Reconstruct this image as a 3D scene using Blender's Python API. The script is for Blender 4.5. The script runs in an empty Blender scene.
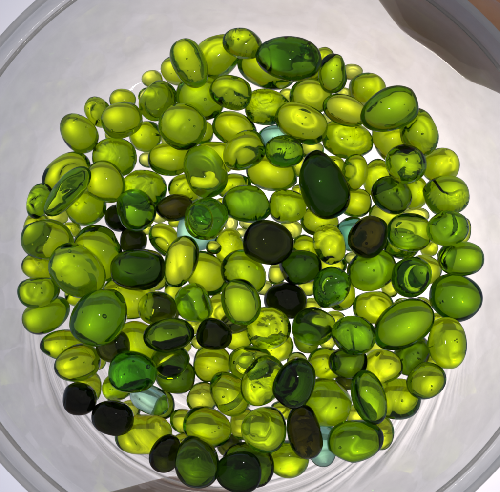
import bpy, bmesh, math, random
import numpy as np
from mathutils import Vector, Matrix, Euler

sc = bpy.context.scene
COL = sc.collection
R = math.radians
rng = random.Random(7)

# ------------------------------------------------------------------ picture -> place
MM = 0.001
PX = 0.22 * MM                      # one photo pixel on the bowl's floor
D = 0.200                           # camera height above the floor of the bowl
BASE = (252.0, 257.0)               # photo pixel of the floor's centre (= world origin)
NADIR = (256.0, 352.0)              # photo pixel straight under the camera

def floor_pt(px, py):
    return Vector(((px - BASE[0]) * PX, -(py - BASE[1]) * PX, 0.0))

CAM = floor_pt(*NADIR) + Vector((0, 0, D))
AIM = floor_pt(250, 246)

def at(px, py, z):
    """world point at height z that the camera sees at photo pixel (px, py)"""
    f = floor_pt(px, py)
    t = (D - z) / D
    return CAM + (f - CAM) * t

cam_d = bpy.data.cameras.new('camera')
cam = bpy.data.objects.new('camera', cam_d)
COL.objects.link(cam)
cam.location = CAM
cam.rotation_euler = (AIM - CAM).to_track_quat('-Z', 'Y').to_euler()
cam_d.sensor_fit = 'HORIZONTAL'
cam_d.sensor_width = 36
cam_d.angle = 2 * math.atan(250 * PX / (AIM - CAM).length)
cam_d.clip_start = 0.005
cam_d.clip_end = 2000
cam_d.dof.use_dof = True
cam_d.dof.focus_distance = (AIM - CAM).length - 0.008
cam_d.dof.aperture_fstop = 75
sc.camera = cam

# ------------------------------------------------------------------ node helpers
def new_mat(name):
    m = bpy.data.materials.new(name)
    m.use_nodes = True
    nt = m.node_tree
    nt.nodes.clear()
    return m, nt

def nd(nt, typ, **kw):
    n = nt.nodes.new(typ)
    for k, v in kw.items():
        if k in n.inputs:
            n.inputs[k].default_value = v
        else:
            setattr(n, k, v)
    return n

def math_nd(nt, op, a, b=None, c=None, clamp=False):
    n = nt.nodes.new('ShaderNodeMath')
    n.operation = op
    n.use_clamp = clamp
    for i, v in enumerate((a, b, c)):
        if v is None:
            continue
        if isinstance(v, (int, float)):
            n.inputs[i].default_value = v
        else:
            nt.links.new(v, n.inputs[i])
    return n.outputs[0]

# ------------------------------------------------------------------ glass
def glass(name, sig, crackle=1.0):
    """sig: absorption per mm for r, g, b"""
    m, nt = new_mat(name)
    L = nt.links.new
    out = nd(nt, 'ShaderNodeOutputMaterial')
    tc = nd(nt, 'ShaderNodeTexCoord')
    oi = nd(nt, 'ShaderNodeObjectInfo')
    off = nd(nt, 'ShaderNodeVectorMath', operation='ADD')
    L(tc.outputs['Object'], off.inputs[0])
    sc_ = math_nd(nt, 'MULTIPLY', oi.outputs['Random'], 3.7)
    L(sc_, off.inputs[1])
    # crackled underside on part of the beads
    sep = nd(nt, 'ShaderNodeSeparateXYZ')
    L(tc.outputs['Generated'], sep.inputs[0])
    under = nd(nt, 'ShaderNodeMapRange', interpolation_type='SMOOTHSTEP')
    under.inputs['From Min'].default_value = 0.34
    under.inputs['From Max'].default_value = 0.16
    L(sep.outputs['Z'], under.inputs['Value'])
    n1 = nd(nt, 'ShaderNodeTexNoise', Scale=420.0, Detail=3.0, Roughness=0.55, Distortion=0.6)
    L(off.outputs[0], n1.inputs['Vector'])
    patch = nd(nt, 'ShaderNodeTexNoise', Scale=230.0, Detail=1.0)
    L(off.outputs[0], patch.inputs['Vector'])
    pm = nd(nt, 'ShaderNodeMapRange', interpolation_type='SMOOTHSTEP')
    pm.inputs['From Min'].default_value = 0.46
    pm.inputs['From Max'].default_value = 0.56
    L(patch.outputs['Fac'], pm.inputs['Value'])
    sel = nd(nt, 'ShaderNodeMapRange')
    sel.inputs['From Min'].default_value = 0.42
    sel.inputs['From Max'].default_value = 1.0
    L(oi.outputs['Random'], sel.inputs['Value'])
    k = math_nd(nt, 'MULTIPLY', under.outputs[0], pm.outputs[0])
    k = math_nd(nt, 'MULTIPLY', k, sel.outputs[0])
    h1 = math_nd(nt, 'MULTIPLY', n1.outputs['Fac'], k)
    # slow unevenness of hand-poured glass everywhere
    n2 = nd(nt, 'ShaderNodeTexNoise', Scale=260.0, Detail=1.0)
    L(off.outputs[0], n2.inputs['Vector'])
    h2 = math_nd(nt, 'MULTIPLY', n2.outputs['Fac'], 0.36)
    # pits and tiny seeds
    vo = nd(nt, 'ShaderNodeTexVoronoi', Scale=520.0)
    L(off.outputs[0], vo.inputs['Vector'])
    pit = nd(nt, 'ShaderNodeMapRange', interpolation_type='SMOOTHSTEP')
    pit.inputs['From Min'].default_value = 0.05
    pit.inputs['From Max'].default_value = 0.16
    L(vo.outputs['Distance'], pit.inputs['Value'])
    seedsel = nd(nt, 'ShaderNodeSeparateColor')
    L(vo.outputs['Color'], seedsel.inputs[0])
    sgate = math_nd(nt, 'GREATER_THAN', seedsel.outputs[0], 0.86)
    inv = math_nd(nt, 'SUBTRACT', 1.0, pit.outputs[0])
    h3 = math_nd(nt, 'MULTIPLY', math_nd(nt, 'MULTIPLY', inv, sgate), -0.12)
    h = math_nd(nt, 'ADD', math_nd(nt, 'ADD', math_nd(nt, 'MULTIPLY', h1, 0.8 * crackle), h2), h3)
    bp = nd(nt, 'ShaderNodeBump', Strength=1.0, Distance=0.0006)
    L(h, bp.inputs['Height'])
    g = nd(nt, 'ShaderNodeBsdfGlass', Roughness=0.0, IOR=1.50)
    g.inputs['Color'].default_value = (1, 1, 1, 1)
    # scuffed, duller patches on the skin of the glass
    n4 = nd(nt, 'ShaderNodeTexNoise', Scale=330.0, Detail=4.0, Roughness=0.65)
    L(off.outputs[0], n4.inputs['Vector'])
    ro = nd(nt, 'ShaderNodeMapRange', interpolation_type='SMOOTHSTEP')
    ro.inputs['From Min'].default_value = 0.52
    ro.inputs['From Max'].default_value = 0.72
    ro.inputs['To Max'].default_value = 0.09
    L(n4.outputs['Fac'], ro.inputs['Value'])
    L(ro.outputs[0], g.inputs['Roughness'])
    L(bp.outputs[0], g.inputs['Normal'])
    L(g.outputs[0], out.inputs['Surface'])
    va = nd(nt, 'ShaderNodeVolumeAbsorption')
    dens = max(sig) * 1.02
    va.inputs['Color'].default_value = tuple(1 - s / dens for s in sig) + (1,)
    dv = nd(nt, 'ShaderNodeMapRange')
    dv.inputs['To Min'].default_value = dens * 1000 * 0.72
    dv.inputs['To Max'].default_value = dens * 1000 * 1.35
    L(oi.outputs['Random'], dv.inputs['Value'])
    L(dv.outputs[0], va.inputs['Density'])
    L(va.outputs[0], out.inputs['Volume'])
    return m

GL = {
    'L': glass('lime_glass', (0.108, 0.051, 1.2)),
    'Y': glass('yellow_lime_glass', (0.103, 0.048, 1.05)),
    'G': glass('leaf_green_glass', (0.23, 0.110, 1.5)),
    'D': glass('bottle_green_glass', (0.43, 0.28, 1.6), 0.6),
    'N': glass('deep_bottle_glass', (0.54, 0.36, 1.6), 0.6),
    'E': glass('emerald_glass', (0.45, 0.18, 0.95)),
    'K': glass('black_olive_glass', (0.82, 0.74, 1.5), 0.4),
    'B': glass('brown_olive_glass', (0.56, 0.57, 1.2), 0.7),
    'A': glass('aqua_glass', (0.24, 0.065, 0.155)),
}

# ------------------------------------------------------------------ the bowl
def lathe(name, prof, mats, midx, seg=288, parent=None):
    me = bpy.data.meshes.new(name)
    vs, fs, mi = [], [], []
    n = len(prof)
    for r, z in prof:
        for s in range(seg):
            a = 2 * math.pi * s / seg
            vs.append((r * math.cos(a) * MM, r * math.sin(a) * MM, z * MM))
    for i in range(n - 1):
        for s in range(seg):
            t = (s + 1) % seg
            fs.append((i * seg + s, (i + 1) * seg + s, (i + 1) * seg + t, i * seg + t))
            mi.append(midx[i])
    me.from_pydata(vs, [], fs)
    me.polygons.foreach_set('material_index', mi)
    me.polygons.foreach_set('use_smooth', [True] * len(fs))
    for m in mats:
        me.materials.append(m)
    me.update()
    o = bpy.data.objects.new(name, me)
    COL.objects.link(o)
    if parent:
        o.parent = parent
    return o

def streak_height(nt, tc, signed=False):
    """ridges that put light streaks round the foot of the wall, strongest on one side"""
    L = nt.links.new
    mp = nd(nt, 'ShaderNodeMapping')
    mp.inputs['Location'].default_value = (0.004, 0.010, 0)
    mp.inputs['Scale'].default_value = (1, 1, 0.0)
    L(tc.outputs['Object'], mp.inputs['Vector'])
    ln = nd(nt, 'ShaderNodeVectorMath', operation='LENGTH')
    L(mp.outputs[0], ln.inputs[0])
    nz = nd(nt, 'ShaderNodeTexNoise', Scale=45.0, Detail=2.0)
    L(tc.outputs['Object'], nz.inputs['Vector'])
    ph = math_nd(nt, 'MULTIPLY_ADD', nz.outputs['Fac'], 0.0014, ln.outputs['Value'])
    n1 = nd(nt, 'ShaderNodeTexNoise', noise_dimensions='1D', Scale=900.0, Detail=2.0, Roughness=0.6)
    L(ph, n1.inputs['W'])
    sep = nd(nt, 'ShaderNodeSeparateXYZ')
    L(tc.outputs['Object'], sep.inputs[0])
    m1 = nd(nt, 'ShaderNodeMapRange', interpolation_type='SMOOTHSTEP')
    m1.inputs['From Min'].default_value = -0.012
    m1.inputs['From Max'].default_value = -0.034
    L(sep.outputs['Y'], m1.inputs['Value'])
    m2 = nd(nt, 'ShaderNodeMapRange', interpolation_type='SMOOTHSTEP')
    m2.inputs['From Min'].default_value = 0.012
    m2.inputs['From Max'].default_value = 0.003
    L(sep.outputs['Z'], m2.inputs['Value'])
    k = math_nd(nt, 'MULTIPLY', m1.outputs[0], m2.outputs[0])
    k = math_nd(nt, 'ADD', k, 0.06)
    v = math_nd(nt, 'SUBTRACT', n1.outputs['Fac'], 0.5) if signed else n1.outputs['Fac']
    return math_nd(nt, 'MULTIPLY', v, k)

def clear_coat(name):
    m, nt = new_mat(name)
    L = nt.links.new
    out = nd(nt, 'ShaderNodeOutputMaterial')
    tc = nd(nt, 'ShaderNodeTexCoord')
    sm = nd(nt, 'ShaderNodeTexNoise', Scale=60.0, Detail=3.0)
    L(tc.outputs['Object'], sm.inputs['Vector'])
    hh = math_nd(nt, 'ADD', streak_height(nt, tc), math_nd(nt, 'MULTIPLY', sm.outputs['Fac'], 0.10))
    bp = nd(nt, 'ShaderNodeBump', Strength=1.0, Distance=0.001)
    L(hh, bp.inputs['Height'])
    fr = nd(nt, 'ShaderNodeFresnel', IOR=1.5)
    L(bp.outputs[0], fr.inputs['Normal'])
    tr = nd(nt, 'ShaderNodeBsdfTransparent')
    gl = nd(nt, 'ShaderNodeBsdfGlossy', Roughness=0.06)
    L(bp.outputs[0], gl.inputs['Normal'])
    mx = nd(nt, 'ShaderNodeMixShader')
    L(fr.outputs[0], mx.inputs[0])
    L(tr.outputs[0], mx.inputs[1])
    L(gl.outputs[0], mx.inputs[2])
    L(mx.outputs[0], out.inputs['Surface'])
    return m

def milky(name, col, clear_lo, clear_hi, floor_clear=0.0):
    m, nt = new_mat(name)
    L = nt.links.new
    out = nd(nt, 'ShaderNodeOutputMaterial')
    tc = nd(nt, 'ShaderNodeTexCoord')
    nz = nd(nt, 'ShaderNodeTexNoise', Scale=38.0, Detail=4.0, Roughness=0.6, Distortion=0.4)
    L(tc.outputs['Object'], nz.inputs['Vector'])
    fine = nd(nt, 'ShaderNodeTexNoise', Scale=420.0, Detail=3.0)
    L(tc.outputs['Object'], fine.inputs['Vector'])
    s = math_nd(nt, 'MULTIPLY_ADD', fine.outputs['Fac'], 0.35, math_nd(nt, 'MULTIPLY', nz.outputs['Fac'], 0.65))
    f = nd(nt, 'ShaderNodeMapRange')
    f.inputs['From Min'].default_value = 0.3
    f.inputs['From Max'].default_value = 0.7
    f.inputs['To Min'].default_value = clear_lo
    f.inputs['To Max'].default_value = clear_hi
    L(s, f.inputs['Value'])
    zs = nd(nt, 'ShaderNodeSeparateXYZ')
    L(tc.outputs['Object'], zs.inputs[0])
    zm = nd(nt, 'ShaderNodeMapRange', interpolation_type='SMOOTHSTEP')
    zm.inputs['From Min'].default_value = -0.001
    zm.inputs['From Max'].default_value = 0.018
    zm.inputs['To Min'].default_value = floor_clear
    zm.inputs['To Max'].default_value = 0.0
    L(zs.outputs['Z'], zm.inputs['Value'])
    fsum = math_nd(nt, 'ADD', f.outputs[0], zm.outputs[0])
    # streaks of light painted as milkier and clearer lines in the plastic
    fsum = math_nd(nt, 'MULTIPLY_ADD', streak_height(nt, tc, True), -1.1, fsum, clamp=True)
    bp = nd(nt, 'ShaderNodeBump', Strength=1.0, Distance=0.002)
    L(streak_height(nt, tc), bp.inputs['Height'])
    tl = nd(nt, 'ShaderNodeBsdfTranslucent')
    tl.inputs['Color'].default_value = col + (1,)
    L(bp.outputs[0], tl.inputs['Normal'])
    df = nd(nt, 'ShaderNodeBsdfDiffuse')
    df.inputs['Color'].default_value = (0.80, 0.78, 0.76, 1)
    m0 = nd(nt, 'ShaderNodeMixShader')
    m0.inputs[0].default_value = 0.44
    L(tl.outputs[0], m0.inputs[1])
    L(df.outputs[0], m0.inputs[2])
    tr = nd(nt, 'ShaderNodeBsdfTransparent')
    mx = nd(nt, 'ShaderNodeMixShader')
    L(fsum, mx.inputs[0])
    L(m0.outputs[0], mx.inputs[1])
    L(tr.outputs[0], mx.inputs[2])
    L(mx.outputs[0], out.inputs['Surface'])
    return m

COAT = clear_coat('clear_plastic_skin')
MILK = milky('milky_plastic', (0.96, 0.93, 0.85), 0.40, 0.55, -0.05)
RIMM = milky('clear_rim_plastic', (0.92, 0.92, 0.92), 0.16, 0.30)

FR = 45.0                                      # flat floor radius, mm
def fillet(rc, zc, rad, n, a0=-90, a1=0):
    return [(rc + rad * math.cos(R(a0 + (a1 - a0) * i / n)), zc + rad * math.sin(R(a0 + (a1 - a0) * i / n))) for i in range(n + 1)]
inner = [(0.01, 0.0), (15, 0.0), (30, 0.0)] + fillet(FR, 6.0, 6.0, 14, -90, -8) + [(52.0, 11), (53.0, 17), (54.0, 23), (55.0, 29), (55.8, 34.0)]
outer = [(56.6, 34.0), (55.8, 29), (54.8, 23), (53.8, 17), (52.8, 11)] + fillet(FR, 6.0, 6.8, 14, -90, -8)[::-1] + [(30, -0.8), (15, -0.8), (0.01, -0.8)]
prof = inner + outer
midx = [0] * (len(inner) - 1) + [1] + [1] * (len(outer) - 1)
bowl = lathe('plastic_bowl', prof, [COAT, MILK], midx)
bowl['label'] = 'round milky translucent plastic bowl under and around all the glass beads'
bowl['category'] = 'bowl'
rp = ([(55.75, 34.05), (55.8, 34.35), (56.05, 34.6), (56.35, 34.55), (56.55, 34.4), (57.0, 34.5), (57.5, 34.8), (57.85, 35.4), (58.2, 36.3)]
      + [(58.75 + 0.62 * math.cos(R(a)), 36.9 + 0.62 * math.sin(R(a))) for a in range(165, -100, -24)]
      + [(58.2, 35.2), (57.8, 34.4), (57.2, 33.9), (56.65, 33.7)])
rim = lathe('rim', rp + [rp[0]], [COAT, RIMM], [0] * 8 + [1] * (len(rp) - 8), parent=bowl)
rim['label'] = 'clearer stepped lip with bright edge lines'

# ------------------------------------------------------------------ the beads
# photo x, y, half length, half width, turn (deg, clockwise in the photo), glass, order of lying, label
B = [
(71,144,20,15,45,'Y',0,'lime egg bead at the ten o\'clock edge, pointing down towards the heap'),
(87,124,15,11,50,'Y',0,'small lime oval wedged between the ten o\'clock edge egg and a glossy green bead'),
(112,104,12,10,0,'L',0,'little lime bead peeping out above the glossy green bead near ten o\'clock'),
(114,124,20,17,-25,'L',1,'glossy bright green bead with a pale sheen, outermost upper layer near ten o\'clock'),
(106,160,20,18,0,'L',0,'round lime bead directly below the glossy green bead at ten o\'clock'),
(136,146,14,14,0,'Y',0,'small round lime bead standing alone in a pale gap near ten o\'clock'),
(164,164,20,16,0,'L',0,'broad lime bead just below the large clear disc, edge tucked under an outlined oval'),
(150,104,20,17,-60,'L',1,'lime bead with a dark green lower tip at the eleven o\'clock edge'),
(143,86,10,8,0,'Y',0,'tiny lime bead behind the dark-tipped bead at the eleven o\'clock edge'),
(174,126,23,22,30,'L',2,'large clear lime disc with a curved inner line, upper heap near eleven o\'clock'),
(190,102,23,20,0,'Y',0,'broad lime bead lying under the large clear lime disc near eleven o\'clock'),
(178,63,26,16,62,'L',1,'long lime egg with a dark speck, leaning over the eleven o\'clock edge'),
(161,72,14,12,50,'Y',0,'small lime bead half hidden behind the long speckled egg at eleven o\'clock'),
(207,55,22,18,-45,'Y',0,'tilted lime oval on the top edge beside the long speckled egg'),
(232,38,20,15,5,'L',1,'lime oval at the very top edge, next to the big dark-topped oval'),
(220,90,21,16,15,'L',1,'lime bead whose one half is blackish green, below the tilted top-edge oval'),
(277,50,33,22,5,'G',2,'big dark green oval lying on top at the twelve o\'clock edge'),
(257,70,28,19,10,'Y',0,'large lime oval under the big dark green oval at twelve o\'clock'),
(310,58,18,12,-60,'Y',0,'narrow lime bead squeezed between big dark oval and bright green upright bead'),
(259,103,20,16,0,'L',0,'lime oval in the pale gap below the large twelve o\'clock ovals'),
(299,90,19,17,0,'Y',0,'round lime bead just behind the heavy-rimmed tilted oval below twelve o\'clock'),
(295,116,26,18,20,'L',1,'tilted lime oval with heavy dark lower rim, below the twelve o\'clock ovals'),
(325,66,19,14,85,'G',1,'bright green upright oval at the one o\'clock edge'),
(359,78,19,16,-15,'L',1,'lime bead with a whitish sky sheen at the one o\'clock edge'),
(346,64,9,7,0,'Y',0,'tiny pale lime bead behind the white-sheened bead at one o\'clock'),
(337,85,7,6,0,'Y',0,'tiny lime bead in the gap between upright green and white-sheened beads'),
(338,101,23,15,15,'L',1,'long lime oval below the upright green bead near one o\'clock'),
(385,99,29,21,-25,'G',2,'large green oval lying on top of others at the one o\'clock edge'),
(413,120,24,18,70,'Y',1,'lime bead with dark outer edge under the large one o\'clock green oval'),
(385,133,21,17,80,'Y',0,'lime bead below the large one o\'clock green oval, half in its shade'),
(402,155,19,19,0,'Y',2,'roundest yellowish lime bead with a tiny nub, near two o\'clock'),
(437,155,18,17,0,'L',1,'lime bead with dark top at the two o\'clock edge, above a wider one'),
(444,183,23,19,-10,'L',2,'wide lime bead with dark green top band at the half past two edge'),
(413,184,15,13,80,'Y',0,'lime bead hidden between the dark-centred bead and the dark-banded edge bead'),
(390,187,20,17,35,'D',2,'dark-centred green bead below the roundest yellowish bead near two o\'clock'),
(352,166,18,12,90,'L',2,'narrow upright lime bead with crisp dark outline beside the tall black-green oval'),
(372,172,17,14,90,'Y',0,'lime bead behind the narrow upright outlined bead'),
(357,198,17,14,0,'L',1,'crinkled lime bead above the brown-black round bead'),
(380,208,16,13,0,'Y',0,'lime bead deep under the dark-centred bead, beside the brown-black round one'),
(319,181,33,22,65,'N',3,'tall black-green oval lying on top, upper middle of the heap'),
(342,132,26,18,12,'L',1,'long lime oval with streaks above the tall black-green oval'),
(307,144,11,9,0,'Y',0,'little lime bead in the gap above the tall black-green oval'),
(279,148,19,16,0,'G',2,'dark green round bead beside the pale aqua bead of the upper heap'),
(240,150,22,18,-45,'L',2,'lime bead with black curved edges just under the upper pale aqua bead'),
(225,125,21,15,20,'L',0,'lime oval in the second row below the top edge, beside the upper aqua bead'),
(198,137,12,11,0,'Y',0,'little lime bead between the large clear disc and the row below the top'),
(213,154,18,15,0,'Y',0,'lime bead behind the heavily outlined oval of the upper heap'),
(201,173,26,20,65,'L',2,'heavily outlined lime oval standing on end, upper heap toward ten o\'clock'),
(234,180,17,12,0,'Y',0,'lime bead visible beside the heavily outlined oval, low in the heap'),
(267,173,26,17,12,'L',1,'wide streaky lime oval under the dark round bead, upper middle'),
(266,129,18,12,0,'A',0,'pale aqua bead showing between green beads below the twelve o\'clock edge'),
(246,205,24,18,5,'G',2,'green oval with crackled lower half, above the black ringed disc'),
(287,206,18,16,0,'L',2,'small clear lime disc with dark squiggle, beside the foot of the tall black-green oval'),
(206,220,21,20,0,'L',1,'lime bead lying under a green cap bead, over the central aqua bead'),
(199,222,12,16,-20,'G',2,'bright leaf-green cap bead on a lime one, above the central aqua bead'),
(198,240,18,17,0,'A',0,'pale aqua bead near the heap\'s centre, mostly covered by a half-green bead'),
(230,227,6,8,0,'Y',0,'tiny upright yellow bead in the centre gap beside the crackled green oval'),
(239,234,5,4,0,'Y',0,'tiniest pale bead touching the rim of the black ringed disc'),
(247,225,9,7,0,'Y',0,'small yellow bead just under the crackled green oval at the centre'),
(227,249,17,13,80,'L',0,'upright lime bead in the centre beside the black ringed disc'),
(268,243,24,22,0,'K',3,'black disc with a curved ring on it, centre of the heap','dimple'),
(245,272,23,20,50,'L',1,'olive-green bead touching the lower side of the black ringed disc'),
(210,275,22,17,40,'Y',0,'large lime bead deep between outlined upright oval and the olive-green centre bead'),
(183,266,25,16,-75,'L',2,'upright lime oval with jagged dark band, left of centre beside the large black oval'),
(166,244,19,14,50,'L',1,'slanted lime oval between black ball and central aqua bead'),
(171,211,18,13,-20,'B',2,'brown-black oblong bead with pale stripes, near the slanted lime oval'),
(180,194,17,13,0,'Y',0,'lime bead under the brown-black striped oblong'),
(138,190,21,18,0,'L',0,'lime bead behind the half-dark bead, toward nine o\'clock'),
(135,216,20,18,50,'G',2,'green bead split light and dark, above the small black ball'),
(112,224,12,12,0,'K',0,'half hidden blackish bead behind the split light-and-dark bead'),
(132,248,13,13,0,'K',1,'small black ball just above the large black oval','ball'),
(99,191,20,18,75,'L',1,'squarish lime bead with vertical crease toward half past nine'),
(79,218,19,18,0,'Y',0,'round lime bead below the squarish creased bead near nine o\'clock'),
(62,184,25,17,-40,'L',1,'lime oval under the green stick-shaped bead at the half past nine edge'),
(64,201,29,13,-52,'G',2,'long green stick-shaped bead leaning at the half past nine edge'),
(37,212,17,12,-70,'G',2,'small green bead against the wall at the nine o\'clock edge'),
(36,236,14,12,80,'L',0,'lime bead at the nine o\'clock edge, mostly covered by its neighbours'),
(58,226,10,8,0,'Y',0,'little yellow bead low between stick-shaped bead and clear edge bead'),
(49,251,25,20,5,'L',2,'clear lime bead with green tip overhanging the nine o\'clock edge'),
(42,278,16,12,10,'Y',0,'lime bead just below the clear overhanging bead at nine o\'clock'),
(80,280,28,23,35,'L',3,'large lime bead with thick dark rim and dark speck, toward nine o\'clock'),
(101,257,26,21,55,'Y',0,'large plain yellow-lime bead between black ball and the thick-rimmed bead'),
(139,275,27,20,-5,'N',2,'large blackish oval with a ragged yellow window, left of centre'),
(43,304,19,15,-15,'G',2,'smooth green oval at the half past eight edge'),
(55,328,24,16,-30,'G',1,'bright green bead with lime end at the eight o\'clock edge'),
(78,309,12,10,0,'Y',0,'lime bead glimpsed under the thick-rimmed bead near eight o\'clock'),
(104,323,29,24,-60,'G',3,'large crackled green disc toward eight o\'clock'),
(70,349,20,14,-5,'Y',0,'lime oval below the bright green bead at the eight o\'clock edge'),
(89,373,22,17,-20,'L',1,'lime oval with long white streak just above the lone black ball'),
(119,355,16,15,0,'K',1,'black bead beneath the large crackled green disc'),
(134,308,24,18,0,'Y',0,'flat yellow-lime bead showing below the large blackish oval'),
(161,313,18,16,0,'L',2,'lime bead with dark shoulder below the upright jagged-banded oval'),
(177,319,12,12,0,'K',0,'bead darkened for the shade behind the dark-shouldered lime bead'),  # shade behind its neighbour is put into the black glass
(175,340,24,16,-10,'D',2,'dark bottle-green oval lying flat below the dark-shouldered lime bead'),
(145,342,21,18,40,'Y',0,'lime bead between the black bead and the dark bottle-green oval'),
(178,365,18,17,0,'L',2,'round lime bead sitting on a dark one, below the bottle-green oval'),
(190,383,17,15,0,'D',0,'dark green bead under the round lime bead, lower heap toward seven o\'clock'),
(142,377,22,19,10,'E',2,'emerald bead with a crack line, lower heap toward seven o\'clock'),
(161,402,20,14,30,'A',1,'wavy pale aqua bead below the cracked emerald bead'),
(181,409,9,13,-10,'D',0,'dark green bead behind the wavy aqua bead'),
(124,394,14,13,0,'G',1,'small olive bead between cracked emerald bead and the greenish-black edge bead'),
(107,394,12,15,0,'Y',0,'lime bead squeezed beside the lone black ball'),
(92,403,16,15,0,'K',1,'lone black ball with one glint at the half past seven edge','ball'),
(124,422,19,16,10,'K',1,'greenish-black oval at the seven o\'clock edge, next to lone black ball'),
(141,411,9,8,0,'Y',0,'little lime bead between greenish-black oval and the wavy aqua bead'),
(157,436,24,17,-5,'Y',0,'lime oval on the floor at the seven o\'clock edge'),
(179,453,18,14,-70,'K',1,'black upright bead at the half past six edge'),
(211,459,24,20,80,'D',2,'deep bottle-green bead at the half past six edge beside the upright black one'),
(251,467,21,19,0,'N',3,'olive-dark smooth disc lowest on the six o\'clock edge','flat'),
(260,459,24,21,0,'N',2,'dark disc partly covered by the smooth six o\'clock disc','flat'),
(242,440,12,11,0,'K',1,'small black bead peeping above the two dark six o\'clock discs'),
(274,426,21,21,0,'G',2,'round green bead with bubbly yellow crescent above the six o\'clock discs','dimple'),
(296,453,17,17,0,'Y',0,'lime bead at the floor beside the dark six o\'clock discs'),
(312,425,26,16,75,'B',3,'brown-black oblong bead near the half past five edge'),
(333,435,13,18,0,'A',0,'green-aqua bead between brown-black oblong and the two-tone edge bead'),
(363,432,26,19,-10,'G',2,'two-tone lime and dark green bead at the five o\'clock edge'),
(334,394,24,22,0,'L',1,'large lime bead with crinkled skin above the two-tone five o\'clock bead'),
(374,388,26,16,70,'G',3,'leaning dark green bead with a yellow sliver, lower heap toward half past four'),
(400,390,22,18,0,'Y',0,'large plain lime bead toward half past four, on the floor'),
(391,418,15,12,80,'Y',0,'small lime bead at the five o\'clock edge behind the two-tone bead'),
(362,405,10,8,0,'Y',0,'lime bead peeking out under the leaning dark green bead'),
(328,356,16,15,0,'L',1,'lime half of a pair touching a dark bottle-green bead, lower middle'),
(354,357,18,15,0,'D',2,'dark bottle-green bead butted against a lime one, lower middle'),
(389,357,18,16,0,'L',2,'round lime-green bead between butted dark bottle-green bead and blackish green one, toward four o\'clock'),
(416,346,20,15,-60,'N',1,'blackish green bead under the largest green oval, toward four o\'clock'),
(430,370,19,17,-20,'L',2,'lime bead with dark green wedge at the four o\'clock edge'),
(447,331,25,19,80,'L',2,'lime bead with broad dark rim standing at the half past three edge'),
(406,315,31,21,-35,'G',3,'largest green oval slanting on top, toward half past three'),
(455,284,25,22,0,'G',2,'big olive-green bead with yellow fleck at the three o\'clock edge'),
(461,247,21,16,0,'G',2,'leaf-green oval at the three o\'clock edge above the big flecked one'),
(428,253,16,14,0,'Y',0,'lime bead on the floor between ringed green bead and leaf-green edge oval'),
(441,247,9,9,0,'Y',0,'sliver of lime bead behind the leaf-green three o\'clock oval'),
(447,218,20,17,-20,'G',2,'bright green smooth bead at the edge just above three o\'clock'),
(461,219,8,13,0,'Y',1,'yellow bead behind the bright smooth green bead above three o\'clock'),
(407,221,21,18,0,'G',2,'green bead with a round inner ring, toward three o\'clock','dimple'),
(412,270,21,18,-70,'G',2,'upright green bead below the ringed green bead'),
(400,244,17,14,0,'Y',0,'lime bead below the ringed green bead, under the upright green one'),
(368,230,21,18,-60,'B',2,'brown-black round bead, right of centre'),
(373,262,24,19,-25,'G',3,'smooth green oval overlapping the brown-black round bead'),
(345,220,14,15,0,'A',0,'pale teal bead beside the brown-black round bead'),
(329,239,19,15,75,'L',2,'oval lime disc with fine inner rings beside the pale teal bead','dimple'),
(315,217,17,13,0,'Y',0,'lime bead under the foot of the tall black-green oval'),
(303,241,13,12,0,'L',0,'lime bead with a black top edge between black ringed disc and ringed oval disc'),
(301,264,21,16,-10,'D',2,'half lime half black bead below the black ringed disc'),
(277,274,8,10,0,'Y',0,'small lime bead in the gap between olive-green centre bead and half-black bead'),
(335,258,14,9,0,'Y',0,'flat yellow bead below the finely ringed oval disc'),
(288,298,21,17,5,'K',2,'black oval bead below centre, under the half-black bead'),
(333,283,21,17,-70,'G',2,'green bead with black flank, right of the black oval bead'),
(310,284,9,8,0,'Y',0,'lime bead between black oval bead and black-flanked green bead'),
(353,294,13,15,0,'L',0,'olive bead in the depth behind the black-flanked green bead'),
(375,298,19,16,0,'L',2,'lime bead with dark ring under the smooth green oval'),
(388,283,8,10,0,'Y',0,'yellow bead caught between smooth green oval and upright green bead'),
(356,329,20,18,0,'G',2,'round green bead left of the largest green oval'),
(318,323,20,18,0,'G',2,'round half-shaded green bead below the black-flanked bead'),
(339,308,10,8,0,'Y',0,'little lime bead under the black-flanked green bead'),
(273,328,21,20,0,'L',2,'round lime disc with dark heavy lower rim, below the black oval bead','dimple'),
(287,347,18,14,0,'Y',0,'lime bead partly beneath the heavy-rimmed round disc'),
(308,345,12,13,0,'D',0,'dark bead in the depth below the half-shaded green bead'),
(301,378,24,18,-70,'N',3,'upright bead with black flanks and green middle stripe, lower middle'),
(271,379,25,19,-60,'L',1,'lime bead with fine dark outline beside the striped upright bead'),
(255,361,19,15,0,'Y',0,'lime oval behind the fine-outlined bead, lower middle'),
(238,393,22,17,55,'L',1,'lime egg with a pale streak across it, lower middle'),
(221,364,17,16,0,'L',0,'round lime bead just below the deep black bead, lower middle'),
(206,394,14,13,-30,'Y',0,'small lime bead between dark-backed round bead and the streaked egg'),
(189,420,12,11,0,'Y',0,'small lime bead right of the wavy aqua bead'),
(221,425,22,18,20,'L',1,'lime oval behind the deep bottle-green six o\'clock bead'),
(195,435,9,8,0,'Y',0,'little lime bead between upright black and deep bottle-green edge beads'),
(248,421,11,14,0,'Y',0,'lime bead half covered by the bubbly round green bead'),
(221,336,17,15,10,'K',2,'deep black bead with one glint, below the dark speckled pair'),
(198,305,20,17,60,'G',2,'dark green bead with a black glinting core, left of centre'),
(245,301,22,18,70,'G',2,'olive green bead with inner dark smudge, just below centre'),
(224,309,12,15,0,'L',0,'lime bead between the two smudged green beads below centre'),
(239,325,15,10,0,'K',1,'dark bead put in for the shade under the smudged olive green bead'),  # black glass stands in for a shadow here
(245,338,14,12,0,'Y',0,'lime bead beside the deep black bead, under a heavy-rimmed disc'),
(185,319,9,9,0,'Y',0,'little lime bead in the depth under the black-cored green bead'),
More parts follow.
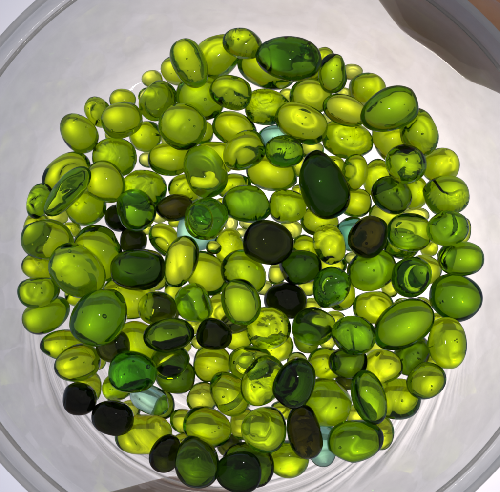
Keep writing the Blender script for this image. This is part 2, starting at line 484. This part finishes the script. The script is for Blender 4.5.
(176,296,8,10,0,'Y',0,'narrow lime bead under the upright jagged-banded oval'),
(290,406,10,8,0,'Y',0,'little lime bead between striped upright bead and brown-black oblong'),
(351,375,9,8,0,'K',0,'small black bead in the depth beside the leaning dark green bead'),
(440,306,9,7,0,'Y',0,'small lime bead beneath the big flecked bead near three o\'clock'),
(433,351,8,10,0,'Y',0,'lime sliver between blackish green bead and broad-rimmed edge bead'),
(379,341,8,10,0,'Y',0,'small lime bead beneath the edge of the largest green oval'),
(148,238,5,5,0,'Y',0,'tiny yellow bead touching the small black ball'),
(297,189,8,7,0,'L',0,'small green bead beside the clear disc with dark squiggle'),
(290,167,10,9,0,'Y',0,'small lime bead at the edge of the wide streaky oval, upper middle'),
(327,156,14,10,0,'Y',0,'lime bead just behind the shoulder of the tall black-green oval'),
(411,204,12,7,0,'Y',0,'thin lime bead showing above the ringed green bead'),
(141,93,10,9,0,'Y',0,'small lime bead on the floor under the dark-tipped eleven o\'clock bead'),
(224,193,9,7,0,'Y',0,'little lime bead between heavily outlined oval and crackled green oval'),
(267,287,9,7,0,'Y',0,'little lime bead beside the black oval bead, under the olive-green centre bead'),
(197,324,9,8,0,'Y',0,'little lime bead between black-cored green bead and the deep black bead'),
(163,142,9,8,0,'Y',0,'little lime bead just under the lower edge of the large clear disc'),
(251,407,9,7,0,'Y',0,'little lime bead between the streaked egg and fine-outlined bead'),
(349,256,8,6,0,'Y',0,'little lime bead just below the pale teal bead'),
(397,299,9,8,0,'Y',0,'little lime bead between dark-ringed lime bead and largest green oval'),
(104,369,10,9,0,'Y',0,'little lime bead under the white-streaked oval and black bead'),
(160,289,9,8,0,'Y',0,'little lime bead beneath the lower edge of the large blackish oval'),
(294,230,10,9,0,'Y',0,'small lime bead on the floor between black ringed disc and the clear squiggle disc'),
(176,226,7,6,0,'Y',0,'tiny lime bead between striped oblong and central aqua bead'),
(207,344,8,7,0,'Y',0,'tiny lime bead in the widest pale gap beside the deep black bead'),
(312,303,9,8,0,'Y',0,'little lime bead between the black oval bead and half-shaded green bead'),
(432,247,8,7,0,'Y',0,'tiny lime bead deep between ringed green bead and the leaf-green edge oval'),
(300,352,9,8,0,'Y',0,'little lime bead above the striped upright bead with black flanks'),
(325,111,8,7,0,'Y',0,'tiny lime bead between heavy dark-rimmed tilted oval and the long lime oval'),
(75,231,8,7,0,'Y',0,'tiny lime bead beside the clear bead overhanging the nine o\'clock edge'),
(250,351,8,7,0,'Y',0,'tiny lime bead beside the deep black bead, near the fine-outlined bead'),
(424,295,8,7,0,'Y',0,'tiny lime bead between largest green oval and the big flecked edge bead'),
(330,341,8,7,0,'Y',0,'tiny lime bead between the two round green beads below centre'),
(158,221,7,6,0,'Y',0,'tiny lime bead between split light-and-dark bead and striped oblong'),
(142,158,8,7,0,'Y',0,'tiny lime bead in the pale gap below the small lone round bead near ten o\'clock'),
(189,350,8,7,0,'Y',0,'tiny lime bead at the lower tip of the dark bottle-green oval'),
(427,180,8,7,0,'Y',0,'tiny lime bead tucked behind the wide dark-banded half past two edge bead'),
(284,92,8,7,0,'Y',0,'tiny lime bead between the large twelve o\'clock lime oval and a round one'),
(103,136,8,7,0,'Y',0,'tiny lime bead between ten o\'clock edge egg and glossy green bead'),
(212,249,7,6,0,'Y',0,'tiny lime bead beside the central aqua bead, below its green neighbour'),
]

# unit icosphere, shared
bm = bmesh.new()
bmesh.ops.create_icosphere(bm, subdivisions=5, radius=1.0)
bm.verts.ensure_lookup_table()
UV = np.array([v.co[:] for v in bm.verts])
UF = [[v.index for v in f.verts] for f in bm.faces]
bm.free()
bm = bmesh.new()
bmesh.ops.create_icosphere(bm, subdivisions=2, radius=1.0)
BV = [v.co[:] for v in bm.verts]
bm.verts.index_update()
BF = [[v.index for v in f.verts] for f in bm.faces]
bm.free()

# where each bead came to rest in the heap (mm)
POS = [
(-39.27, 24.73, 3.46),
(-35.42, 29.92, 2.56),
(-30.47, 33.09, 2.11),
(-29.66, 27.36, 7.13),
(-31.00, 19.79, 3.87),
(-24.77, 25.07, 2.85),
(-18.73, 19.93, 4.50),
(-22.21, 32.05, 6.27),
(-24.19, 38.48, 1.63),
(-16.14, 26.36, 9.45),
(-12.97, 34.02, 4.48),
(-15.38, 39.35, 10.73),
(-19.08, 40.28, 2.47),
(-10.03, 43.77, 4.10),
(-4.21, 44.97, 9.77),
(-6.53, 33.79, 10.28),
(5.43, 41.19, 12.65),
(1.45, 41.42, 4.20),
(12.65, 43.42, 2.45),
(1.58, 32.68, 4.14),
(10.92, 35.46, 4.23),
(9.08, 28.75, 8.03),
(15.44, 39.91, 7.97),
(23.35, 38.32, 3.07),
(20.19, 42.55, 1.59),
(18.34, 37.47, 1.17),
(18.40, 32.26, 6.94),
(27.16, 30.96, 13.90),
(34.08, 27.72, 9.43),
(29.31, 27.44, 3.73),
(30.96, 19.78, 13.08),
(39.99, 21.94, 3.48),
(40.87, 14.78, 7.00),
(34.30, 15.74, 3.59),
(29.07, 14.09, 8.04),
(21.24, 19.00, 5.37),
(26.79, 18.55, 2.90),
(21.77, 12.94, 2.51),
(28.97, 10.17, 2.49),
(14.56, 15.27, 8.32),
(19.41, 26.75, 3.05),
(12.00, 24.44, 1.85),
(5.90, 21.92, 9.65),
(-2.70, 21.70, 8.56),
(-5.20, 27.58, 3.30),
(-12.93, 26.51, 2.66),
(-9.06, 20.92, 3.35),
(-10.63, 16.67, 9.48),
(-4.97, 15.12, 2.54),
(3.58, 18.05, 4.12),
(4.26, 26.27, 2.52),
(-1.58, 10.45, 7.52),
(7.24, 10.55, 5.28),
(-9.76, 6.46, 9.80),
(-10.70, 5.45, 15.67),
(-11.88, 4.60, 3.16),
(-4.80, 6.98, 1.21),
(-2.56, 5.15, 0.96),
(-0.83, 7.43, 1.40),
(-4.58, 1.50, 2.53),
(3.51, 1.97, 10.64),
(-1.35, -4.13, 7.04),
(-9.55, -4.30, 3.40),
(-14.67, -2.56, 8.00),
(-18.90, 2.21, 2.63),
(-16.94, 8.73, 6.97),
(-14.88, 13.77, 3.11),
(-24.40, 12.99, 3.53),
(-24.87, 7.55, 9.19),
(-29.24, 6.62, 2.79),
(-25.62, 1.75, 2.83),
(-31.85, 13.15, 8.97),
(-36.59, 8.76, 3.88),
(-41.63, 15.63, 3.31),
(-38.91, 10.24, 12.44),
(-45.82, 8.78, 6.50),
(-46.97, 3.56, 2.71),
(-42.80, 6.56, 1.66),
(-43.23, 0.47, 7.60),
(-45.59, -4.83, 2.62),
(-35.79, -5.92, 12.03),
(-32.76, -1.47, 4.47),
(-23.66, -4.82, 9.59),
(-44.24, -10.61, 7.62),
(-43.14, -15.34, 3.15),
(-36.87, -10.56, 2.14),
(-29.80, -15.36, 15.11),
(-39.05, -21.60, 3.02),
(-34.93, -25.10, 7.63),
(-27.50, -21.11, 9.22),
(-25.74, -10.84, 3.72),
(-19.03, -12.73, 8.52),
(-17.90, -14.59, 2.52),
(-15.74, -18.29, 13.55),
(-23.05, -20.19, 3.74),
(-15.47, -23.57, 9.38),
(-14.69, -26.61, 3.49),
(-22.54, -26.22, 12.62),
(-19.47, -31.57, 5.77),
(-16.83, -32.77, 1.89),
(-27.01, -29.88, 2.69),
(-33.34, -30.16, 2.56),
(-33.90, -32.34, 8.08),
(-26.65, -35.78, 8.46),
(-24.02, -34.07, 1.75),
(-20.62, -39.30, 3.69),
(-15.29, -42.36, 7.72),
(-8.57, -43.10, 11.96),
(-0.09, -44.94, 10.15),
(1.72, -43.99, 5.96),
(-2.46, -40.41, 2.21),
(4.49, -36.42, 8.30),
(10.26, -42.63, 3.38),
(12.88, -36.29, 9.01),
(17.35, -39.35, 2.75),
(23.65, -37.82, 7.57),
(17.64, -30.14, 5.39),
(25.61, -28.57, 10.39),
(32.08, -28.96, 3.78),
(29.49, -36.15, 2.17),
(23.99, -32.46, 1.80),
(16.96, -22.25, 2.83),
(21.33, -21.85, 7.27),
(29.21, -22.08, 5.70),
(35.44, -19.51, 3.28),
(37.70, -24.64, 7.97),
(42.00, -16.61, 7.03),
(32.41, -13.15, 7.52),
(44.25, -6.76, 4.51),
(44.36, 1.46, 7.63),
(37.27, -1.04, 2.90),
(42.49, 2.10, 2.11),
(40.57, 7.33, 10.43),
(45.61, 8.12, 1.67),
(33.08, 6.53, 7.32),
(33.67, -3.09, 8.39),
(32.19, 4.24, 2.78),
(24.31, 4.85, 9.42),
(25.86, -1.90, 4.96),
(21.49, 5.84, 3.34),
(16.41, 3.06, 6.62),
(14.28, 8.23, 2.62),
(11.87, 2.25, 2.36),
(10.42, -2.31, 6.69),
(5.71, -3.63, 1.66),
(17.29, -1.05, 1.79),
(7.75, -9.34, 4.53),
(17.08, -6.35, 8.41),
(12.66, -6.06, 1.64),
(19.54, -7.22, 2.74),
(26.89, -9.68, 2.87),
(30.44, -4.78, 1.56),
(21.84, -16.19, 11.63),
(13.83, -14.68, 8.15),
(18.76, -12.79, 1.89),
(4.55, -15.55, 8.25),
(5.76, -19.15, 2.93),
(12.78, -17.03, 2.58),
(10.14, -26.18, 16.09),
(4.02, -26.59, 11.41),
(0.98, -22.93, 6.45),
(-3.01, -29.59, 7.65),
(-6.78, -23.63, 3.32),
(-8.69, -30.88, 2.49),
(-12.30, -35.95, 2.21),
(-6.98, -36.65, 6.46),
(-12.48, -40.68, 1.74),
(0.31, -35.62, 3.96),
(-6.53, -17.66, 9.87),
(-11.37, -11.25, 6.83),
(-1.40, -10.49, 12.52),
(-5.93, -12.33, 2.74),
(-2.68, -14.97, 6.25),
(-1.95, -17.69, 2.46),
(-13.38, -11.83, 1.88),
(-16.48, -8.55, 1.75),
(8.29, -32.67, 1.85),
(21.79, -25.67, 1.75),
(40.56, -11.77, 1.55),
(40.48, -20.97, 1.87),
(27.73, -18.50, 1.55),
(-23.18, 4.65, 1.08),
(9.83, 14.69, 1.53),
(9.65, 20.35, 1.76),
(15.99, 20.79, 2.20),
(35.47, 11.06, 1.38),
(-24.49, 34.25, 1.75),
(-6.63, 10.78, 1.59),
(2.84, -6.68, 1.56),
(-11.53, -15.67, 1.62),
(-19.27, 25.03, 1.68),
(-0.43, -31.34, 1.57),
(22.04, 0.74, 1.36),
(33.42, -9.15, 1.69),
(-32.16, -24.27, 2.02),
(-20.32, -6.66, 1.71),
(8.25, 6.36, 1.71),
(-16.96, 6.79, 1.51),
(-10.03, -19.15, 1.53),
(13.50, -10.30, 1.87),
(38.66, 3.85, 1.73),
(11.16, -22.15, 1.54),
(15.89, 31.94, 1.36),
(-39.47, 3.69, 1.68),
(0.04, -21.96, 1.47),
(37.56, -8.46, 1.54),
(17.50, -17.42, 1.40),
(-20.53, 7.72, 1.40),
(-24.15, 20.12, 1.46),
(-13.75, -20.46, 1.58),
(38.74, 16.74, 1.33),
(5.93, 36.23, 1.42),
(-32.05, 25.62, 1.48),
(-8.12, 1.07, 5.20),
]

def shape(a, b, c, kind, seed):
    """points of one hand-poured glass nugget, half sizes a, b, c (m)"""
    r = random.Random(seed)
    p = UV.copy()
    # superellipsoid roundness
    e = r.uniform(0.86, 1.0)
    p = np.sign(p) * np.abs(p) ** e
    # egg taper along the length
    tp = r.uniform(-0.12, 0.12)
    p[:, 1] *= 1 + tp * p[:, 0]
    # flatter underside
    if kind != 'ball':
        fl = r.uniform(0.78, 1.0)
        lo = p[:, 2] < 0
        p[lo, 2] *= fl
    # slow waviness
    w = np.zeros(len(p))
    for _ in range(5):
        k = np.array([r.gauss(0, 1) for _ in range(3)])
        k *= r.uniform(1.2, 3.0) / np.linalg.norm(k)
        w += r.uniform(0.006, 0.024) * np.sin(p @ k + r.uniform(0, 6.28))
    p *= (1 + w)[:, None]
    # soft flat spots where the glass lay or touched
    for _ in range(r.choice((1, 2, 2, 3))):
        n = np.array([r.gauss(0, 1), r.gauss(0, 1), r.gauss(0, 0.7)])
        n /= np.linalg.norm(n)
        d = p @ n
        ex = np.clip(d - r.uniform(0.74, 0.9), 0, None)
        p -= (ex * r.uniform(0.3, 0.6))[:, None] * n
    rad = np.hypot(p[:, 0], p[:, 1])
    if kind == 'dimple' or (kind == 'nugget' and r.random() < 0.45):
        s = -1 if r.random() < 0.75 else 1
        rr = r.uniform(0.38, 0.6)
        dep = r.uniform(0.06, 0.16)
        cx, cy = r.uniform(-.15, .15), r.uniform(-.15, .15)
        rad2 = np.hypot(p[:, 0] - cx, p[:, 1] - cy)
        f = np.clip((rr - rad2) / 0.16 + 0.5, 0, 1)
        f = f * f * (3 - 2 * f)
        side = p[:, 2] * s > 0
        p[side, 2] -= s * dep * f[side]
    if r.random() < 0.3:                       # a shallow crease across the top or bottom
        s = -1 if r.random() < 0.6 else 1
        th = r.uniform(0, 3.14)
        dd = p[:, 0] * math.cos(th) + p[:, 1] * math.sin(th) - r.uniform(-.2, .2)
        g = np.exp(-(dd / 0.12) ** 2) * r.uniform(0.02, 0.06)
        side = p[:, 2] * s > 0.15
        p[side, 2] -= s * g[side]
    return p * np.array([a, b, c])

order = sorted(range(len(B)), key=lambda k: (B[k][6], k))
made = {}
for k in order:
    px, py, a, b, ang, gl, layer, label = B[k][:8]
    kind = B[k][8] if len(B[k]) > 8 else 'nugget'
    r = random.Random(1000 + k)
    gr = 1.15 if layer == 0 else 1.07
    a, b = a * gr, b * gr
    cf = {'ball': 0.95, 'flat': 0.5, 'nugget': r.uniform(0.78, 1.0), 'dimple': r.uniform(0.62, 0.75)}[kind]
    tilt = r.uniform(2, 13) if kind != 'tilt' else 20
    tdir = r.uniform(0, 2 * math.pi)
    rot = (Matrix.Rotation(R(tilt), 3, Vector((math.cos(tdir), math.sin(tdir), 0))) @ Matrix.Rotation(R(-ang), 3, 'Z'))
    if kind == 'nugget' and a / b > 1.15 and r.random() < 0.4:      # rolled a little about its length
        rot = rot @ Matrix.Rotation(R(r.uniform(-25, 25)), 3, 'X')
    RM = np.array(rot)
    x, y, z = (v * MM for v in POS[k])
    unit = shape(a * PX, b * PX, min(a, b) * cf * PX, kind, 500 + k) * ((D - z) / D)
    made[k] = (unit, rot, Vector((x, y, z)))

def bead(k):
    unit, rot, loc = made[k]
    me = bpy.data.meshes.new('glass_bead')
    vs, fs = unit.tolist(), list(UF)
    r = random.Random(9000 + k)
    half = np.abs(unit).max(axis=0)
    if r.random() < 0.6 and B[k][5] != 'K':          # seed bubbles: small cavities inside the glass
        for _ in range(r.choice((1, 2, 3, 5))):
            c = [half[i] * r.uniform(-.5, .5) for i in range(3)]
            q = half.min() * r.uniform(0.02, 0.07)
            n0 = len(vs)
            vs += [[c[i] + q * v[i] for i in range(3)] for v in BV]
            fs += [[n0 + x for x in reversed(f)] for f in BF]
    me.from_pydata(vs, [], fs)
    me.polygons.foreach_set('use_smooth', [True] * len(fs))
    me.materials.append(GL[B[k][5]])
    me.update()
    o = bpy.data.objects.new('glass_bead', me)
    o.matrix_world = Matrix.Translation(loc) @ rot.to_4x4()
    COL.objects.link(o)
    o['label'] = B[k][7]
    o['category'] = 'glass bead'
    o['group'] = 'glass beads heaped in the bowl'
    return o
for k in range(len(B)):
    bead(k)
print('heap top mm', max(m[2].z for m in made.values()) * 1000, 'beads', len(B))

# ------------------------------------------------------------------ unseen plane added to bounce light back at bowl and hands
LEAN = Matrix.Rotation(R(180 - 30), 3, 'X')
UP = LEAN.transposed() @ Vector((0, 0, 1))
def fill_plane():
    m, nt = new_mat('pale_fill')
    out = nd(nt, 'ShaderNodeOutputMaterial')
    tc = nd(nt, 'ShaderNodeTexCoord')
    n = nd(nt, 'ShaderNodeTexNoise', Scale=1.5, Detail=6.0)
    nt.links.new(tc.outputs['Object'], n.inputs['Vector'])
    cr = nd(nt, 'ShaderNodeValToRGB')
    cr.color_ramp.elements[0].color = (0.24, 0.22, 0.18, 1)
    cr.color_ramp.elements[1].color = (0.40, 0.37, 0.31, 1)
    nt.links.new(n.outputs['Fac'], cr.inputs[0])
    d = nd(nt, 'ShaderNodeBsdfDiffuse')
    nt.links.new(cr.outputs[0], d.inputs['Color'])
    nt.links.new(d.outputs[0], out.inputs['Surface'])
    me = bpy.data.meshes.new('fill_plane')
    S = 400
    me.from_pydata([(-S, -S, 0), (S, -S, 0), (S, S, 0), (-S, S, 0)], [], [(0, 1, 2, 3)])
    me.materials.append(m)
    o = bpy.data.objects.new('fill_plane', me)
    COL.objects.link(o)
    o.matrix_world = Matrix.Translation(UP * -1.3) @ UP.to_track_quat('Z', 'Y').to_matrix().to_4x4()
    o['kind'] = 'structure'
    o['label'] = 'pale plane added out of view to bounce light back at the bowl'
fill_plane()
def box(bm, x0, x1, y0, y1, z0, z1):
    vs = [bm.verts.new((x, y, z)) for z in (z0, z1) for y in (y0, y1) for x in (x0, x1)]
    for f in ((0, 2, 3, 1), (4, 5, 7, 6), (0, 1, 5, 4), (2, 6, 7, 3), (0, 4, 6, 2), (1, 3, 7, 5)):
        bm.faces.new([vs[i] for i in f])
def band_slab():  # unseen slab added so that the beads refract a dark band
    m, nt = new_mat('band_slab_grey')
    out = nd(nt, 'ShaderNodeOutputMaterial')
    tc = nd(nt, 'ShaderNodeTexCoord')
    n = nd(nt, 'ShaderNodeTexNoise', Scale=6.0, Detail=6.0)
    nt.links.new(tc.outputs['Object'], n.inputs['Vector'])
    cr = nd(nt, 'ShaderNodeValToRGB')
    cr.color_ramp.elements[0].color = (0.20, 0.21, 0.22, 1)
    cr.color_ramp.elements[1].color = (0.34, 0.34, 0.34, 1)
    nt.links.new(n.outputs['Fac'], cr.inputs[0])
    d = nd(nt, 'ShaderNodeBsdfDiffuse')
    nt.links.new(cr.outputs[0], d.inputs['Color'])
    nt.links.new(d.outputs[0], out.inputs['Surface'])
    bm = bmesh.new()
    box(bm, -4, 4, -0.66, -0.40, -1.7, -1.5)
    box(bm, -4.02, 4.02, -0.44, -0.38, -1.72, -1.48)
    me = bpy.data.meshes.new('dark_band_slab')
    bm.to_mesh(me)
    me.materials.append(m)
    o = bpy.data.objects.new('dark_band_slab', me)
    COL.objects.link(o)
    o['label'] = 'plain grey slab added out of view to put a dark band in the beads'
    o['category'] = 'wall'
band_slab()
# ------------------------------------------------------------------ the two hands that hold the bowl from outside
def skin_mat():
    m, nt = new_mat('skin')
    L = nt.links.new
    out = nd(nt, 'ShaderNodeOutputMaterial')
    tc = nd(nt, 'ShaderNodeTexCoord')
    n = nd(nt, 'ShaderNodeTexNoise', Scale=120.0, Detail=4.0)
    L(tc.outputs['Object'], n.inputs['Vector'])
    cr = nd(nt, 'ShaderNodeValToRGB')
    cr.color_ramp.elements[0].position = 0.3
    cr.color_ramp.elements[0].color = (0.78, 0.38, 0.20, 1)
    cr.color_ramp.elements[1].position = 0.7
    cr.color_ramp.elements[1].color = (0.90, 0.52, 0.32, 1)
    L(n.outputs['Fac'], cr.inputs[0])
    n2 = nd(nt, 'ShaderNodeTexNoise', Scale=900.0, Detail=2.0)
    L(tc.outputs['Object'], n2.inputs['Vector'])
    bp = nd(nt, 'ShaderNodeBump', Strength=0.5, Distance=0.0004)
    L(n2.outputs['Fac'], bp.inputs['Height'])
    p = nd(nt, 'ShaderNodeBsdfPrincipled', Roughness=0.5)
    p.inputs['Subsurface Weight'].default_value = 0.5
    p.inputs['Subsurface Scale'].default_value = 0.004
    p.inputs['Subsurface Radius'].default_value = (1.0, 0.35, 0.2)
    L(cr.outputs[0], p.inputs['Base Color'])
    L(bp.outputs[0], p.inputs['Normal'])
    L(p.outputs[0], out.inputs['Surface'])
    return m
SKIN = skin_mat()

def hand(ang, sense, r0, zt, lift, label):
    """fingers lie along the outside of the wall, touching it at polar angle ang; sense +1: tips point anticlockwise"""
    o = Vector((math.cos(R(ang)), math.sin(R(ang)), 0))
    t = Vector((-o.y, o.x, 0)) * sense
    P = o * r0
    def W(a, b, c):
        return (P + t * a + o * (b + lift * max(0, -a - 4)) + Vector((0, 0, zt + c))) * MM
    # each chain: (along, outward, up, radius) in mm, from the wrist to the tip
    wrist = (-158, 52, -22, 21)
    chains = [
        [wrist, (-112, 34, -4, 15), (-68, 13, 0, 11.0), (-29, 2.5, 0, 9.6), (-5, 0, 0, 8.8), (10, 0, 0, 8.2), (18, 0.5, 0, 6.6)],
        [wrist, (-112, 36, -16, 15), (-66, 22, -19, 11.5), (-28, 20, -24, 9.8), (-4, 17, -25, 9.0), (10, 14, -25, 8.3), (17, 12, -25, 6.7)],
        [wrist, (-112, 37, -29, 14), (-70, 26, -36, 11.0), (-33, 27, -42, 9.4), (-9, 25, -43, 8.6), (4, 22, -43, 7.9), (11, 20, -43, 6.4)],
        [wrist, (-114, 38, -40, 13), (-78, 28, -52, 9.5), (-50, 29, -58, 8.0), (-33, 27, -59, 7.3), (-21, 25, -59, 6.7), (-15, 23, -59, 5.5)],
        [wrist, (-128, 40, 4, 15), (-98, 30, 22, 12.5), (-70, 22, 31, 10.5), (-48, 16, 30, 9.5), (-41, 15, 29, 7.5)],
    ]
    bm = bmesh.new()
    for ch in chains:
        for (a0, b0, c0, q0), (a1, b1, c1, q1) in zip(ch[:-1], ch[1:]):
            p0, p1 = W(a0, b0, c0), W(a1, b1, c1)
            n = max(2, int((p1 - p0).length / (2.5 * MM)))
            for i in range(n + 1):
                f = i / n
                bulge = 1 + 0.02 * math.cos(2 * math.pi * f)
                bmesh.ops.create_icosphere(bm, subdivisions=2, radius=(q0 + (q1 - q0) * f) * bulge * MM,
                                           matrix=Matrix.Translation(p0.lerp(p1, f)))
    me = bpy.data.meshes.new('hand')
    bm.to_mesh(me)
    bm.free()
    tmp = bpy.data.objects.new('hand_raw', me)
    COL.objects.link(tmp)
    rm = tmp.modifiers.new('join', 'REMESH')
    rm.mode = 'VOXEL'
    rm.voxel_size = 1.1 * MM
    sm = tmp.modifiers.new('soften', 'SMOOTH')
    sm.factor = 0.5
    sm.iterations = 12
    dg = bpy.context.evaluated_depsgraph_get()
    me2 = bpy.data.meshes.new_from_object(tmp.evaluated_get(dg))
    bpy.data.objects.remove(tmp)
    me2.name = 'hand'
    me2.polygons.foreach_set('use_smooth', [True] * len(me2.polygons))
    me2.materials.clear()
    me2.materials.append(SKIN)
    ob = bpy.data.objects.new('hand', me2)
    COL.objects.link(ob)
    ob['label'] = label
    ob['category'] = 'hand'
    return ob
hand(53, -1, 63.6, 17, 0.16, 'hand behind the bowl wall near one o\'clock, finger showing as brown shadow')
hand(261, 1, 58.8, -9, 0.40, 'hand under the bowl\'s lower edge, its finger showing as a brown patch below the heap')


# ------------------------------------------------------------------ light
SUN_DIR = Vector((0.06, 0.14, -0.985)).normalized()      # from the bowl towards the sun, which shines in from behind the bowl
sd = bpy.data.lights.new('sun', 'SUN')
sd.energy = 0.85
sd.angle = R(0.6)
sd.color = (1.0, 0.95, 0.88)
so = bpy.data.objects.new('sun', sd)
COL.objects.link(so)
so.rotation_euler = SUN_DIR.to_track_quat('Z', 'Y').to_euler()

# small bright lamp beside the lens: pin-point glints on the beads
ld = bpy.data.lights.new('glint_lamp', 'AREA')
ld.shape = 'DISK'
ld.size = 0.007
ld.energy = 0.012
lo = bpy.data.objects.new('glint_lamp', ld)
COL.objects.link(lo)
lo.location = CAM + Vector((0.004, 0.035, 0.02))
lo.rotation_euler = (lo.location - Vector((0, 0, 0))).to_track_quat('Z', 'Y').to_euler()

w = bpy.data.worlds.new('World')
sc.world = w
w.use_nodes = True
nt = w.node_tree
nt.nodes.clear()
wo = nd(nt, 'ShaderNodeOutputWorld')
bg = nd(nt, 'ShaderNodeBackground', Strength=0.125)
sky = nd(nt, 'ShaderNodeTexSky', sky_type='NISHITA')
sky.sun_disc = False
sky.dust_density = 2.2
sky.air_density = 0.75
sky.ozone_density = 1.0
# the bowl is held up against the sky: the sky's zenith lies behind the bowl (world -Z, leaned towards +Y)
tc = nd(nt, 'ShaderNodeTexCoord')
mp = nd(nt, 'ShaderNodeMapping', vector_type='POINT')
mp.inputs['Rotation'].default_value = LEAN.to_euler()
nt.links.new(tc.outputs['Generated'], mp.inputs['Vector'])
nt.links.new(mp.outputs[0], sky.inputs['Vector'])
sv = LEAN @ SUN_DIR
sky.sun_elevation = math.asin(max(-1, min(1, sv.z)))
sky.sun_rotation = math.atan2(sv.x, sv.y)
nt.links.new(sky.outputs[0], bg.inputs['Color'])
nt.links.new(bg.outputs[0], wo.inputs['Surface'])

# ------------------------------------------------------------------ render
cy = sc.cycles
cy.max_bounces = 28
cy.transmission_bounces = 24
cy.transparent_max_bounces = 24
cy.glossy_bounces = 8
cy.diffuse_bounces = 4
cy.volume_bounces = 0
cy.caustics_refractive = True
cy.caustics_reflective = False
cy.blur_glossy = 0.3
cy.sample_clamp_indirect = 6
cy.use_denoising = True
cy.denoiser = 'OPENIMAGEDENOISE'
vs = sc.view_settings
vs.view_transform = 'Standard'
vs.look = 'None'
vs.gamma = 1
vs.exposure = -0.08
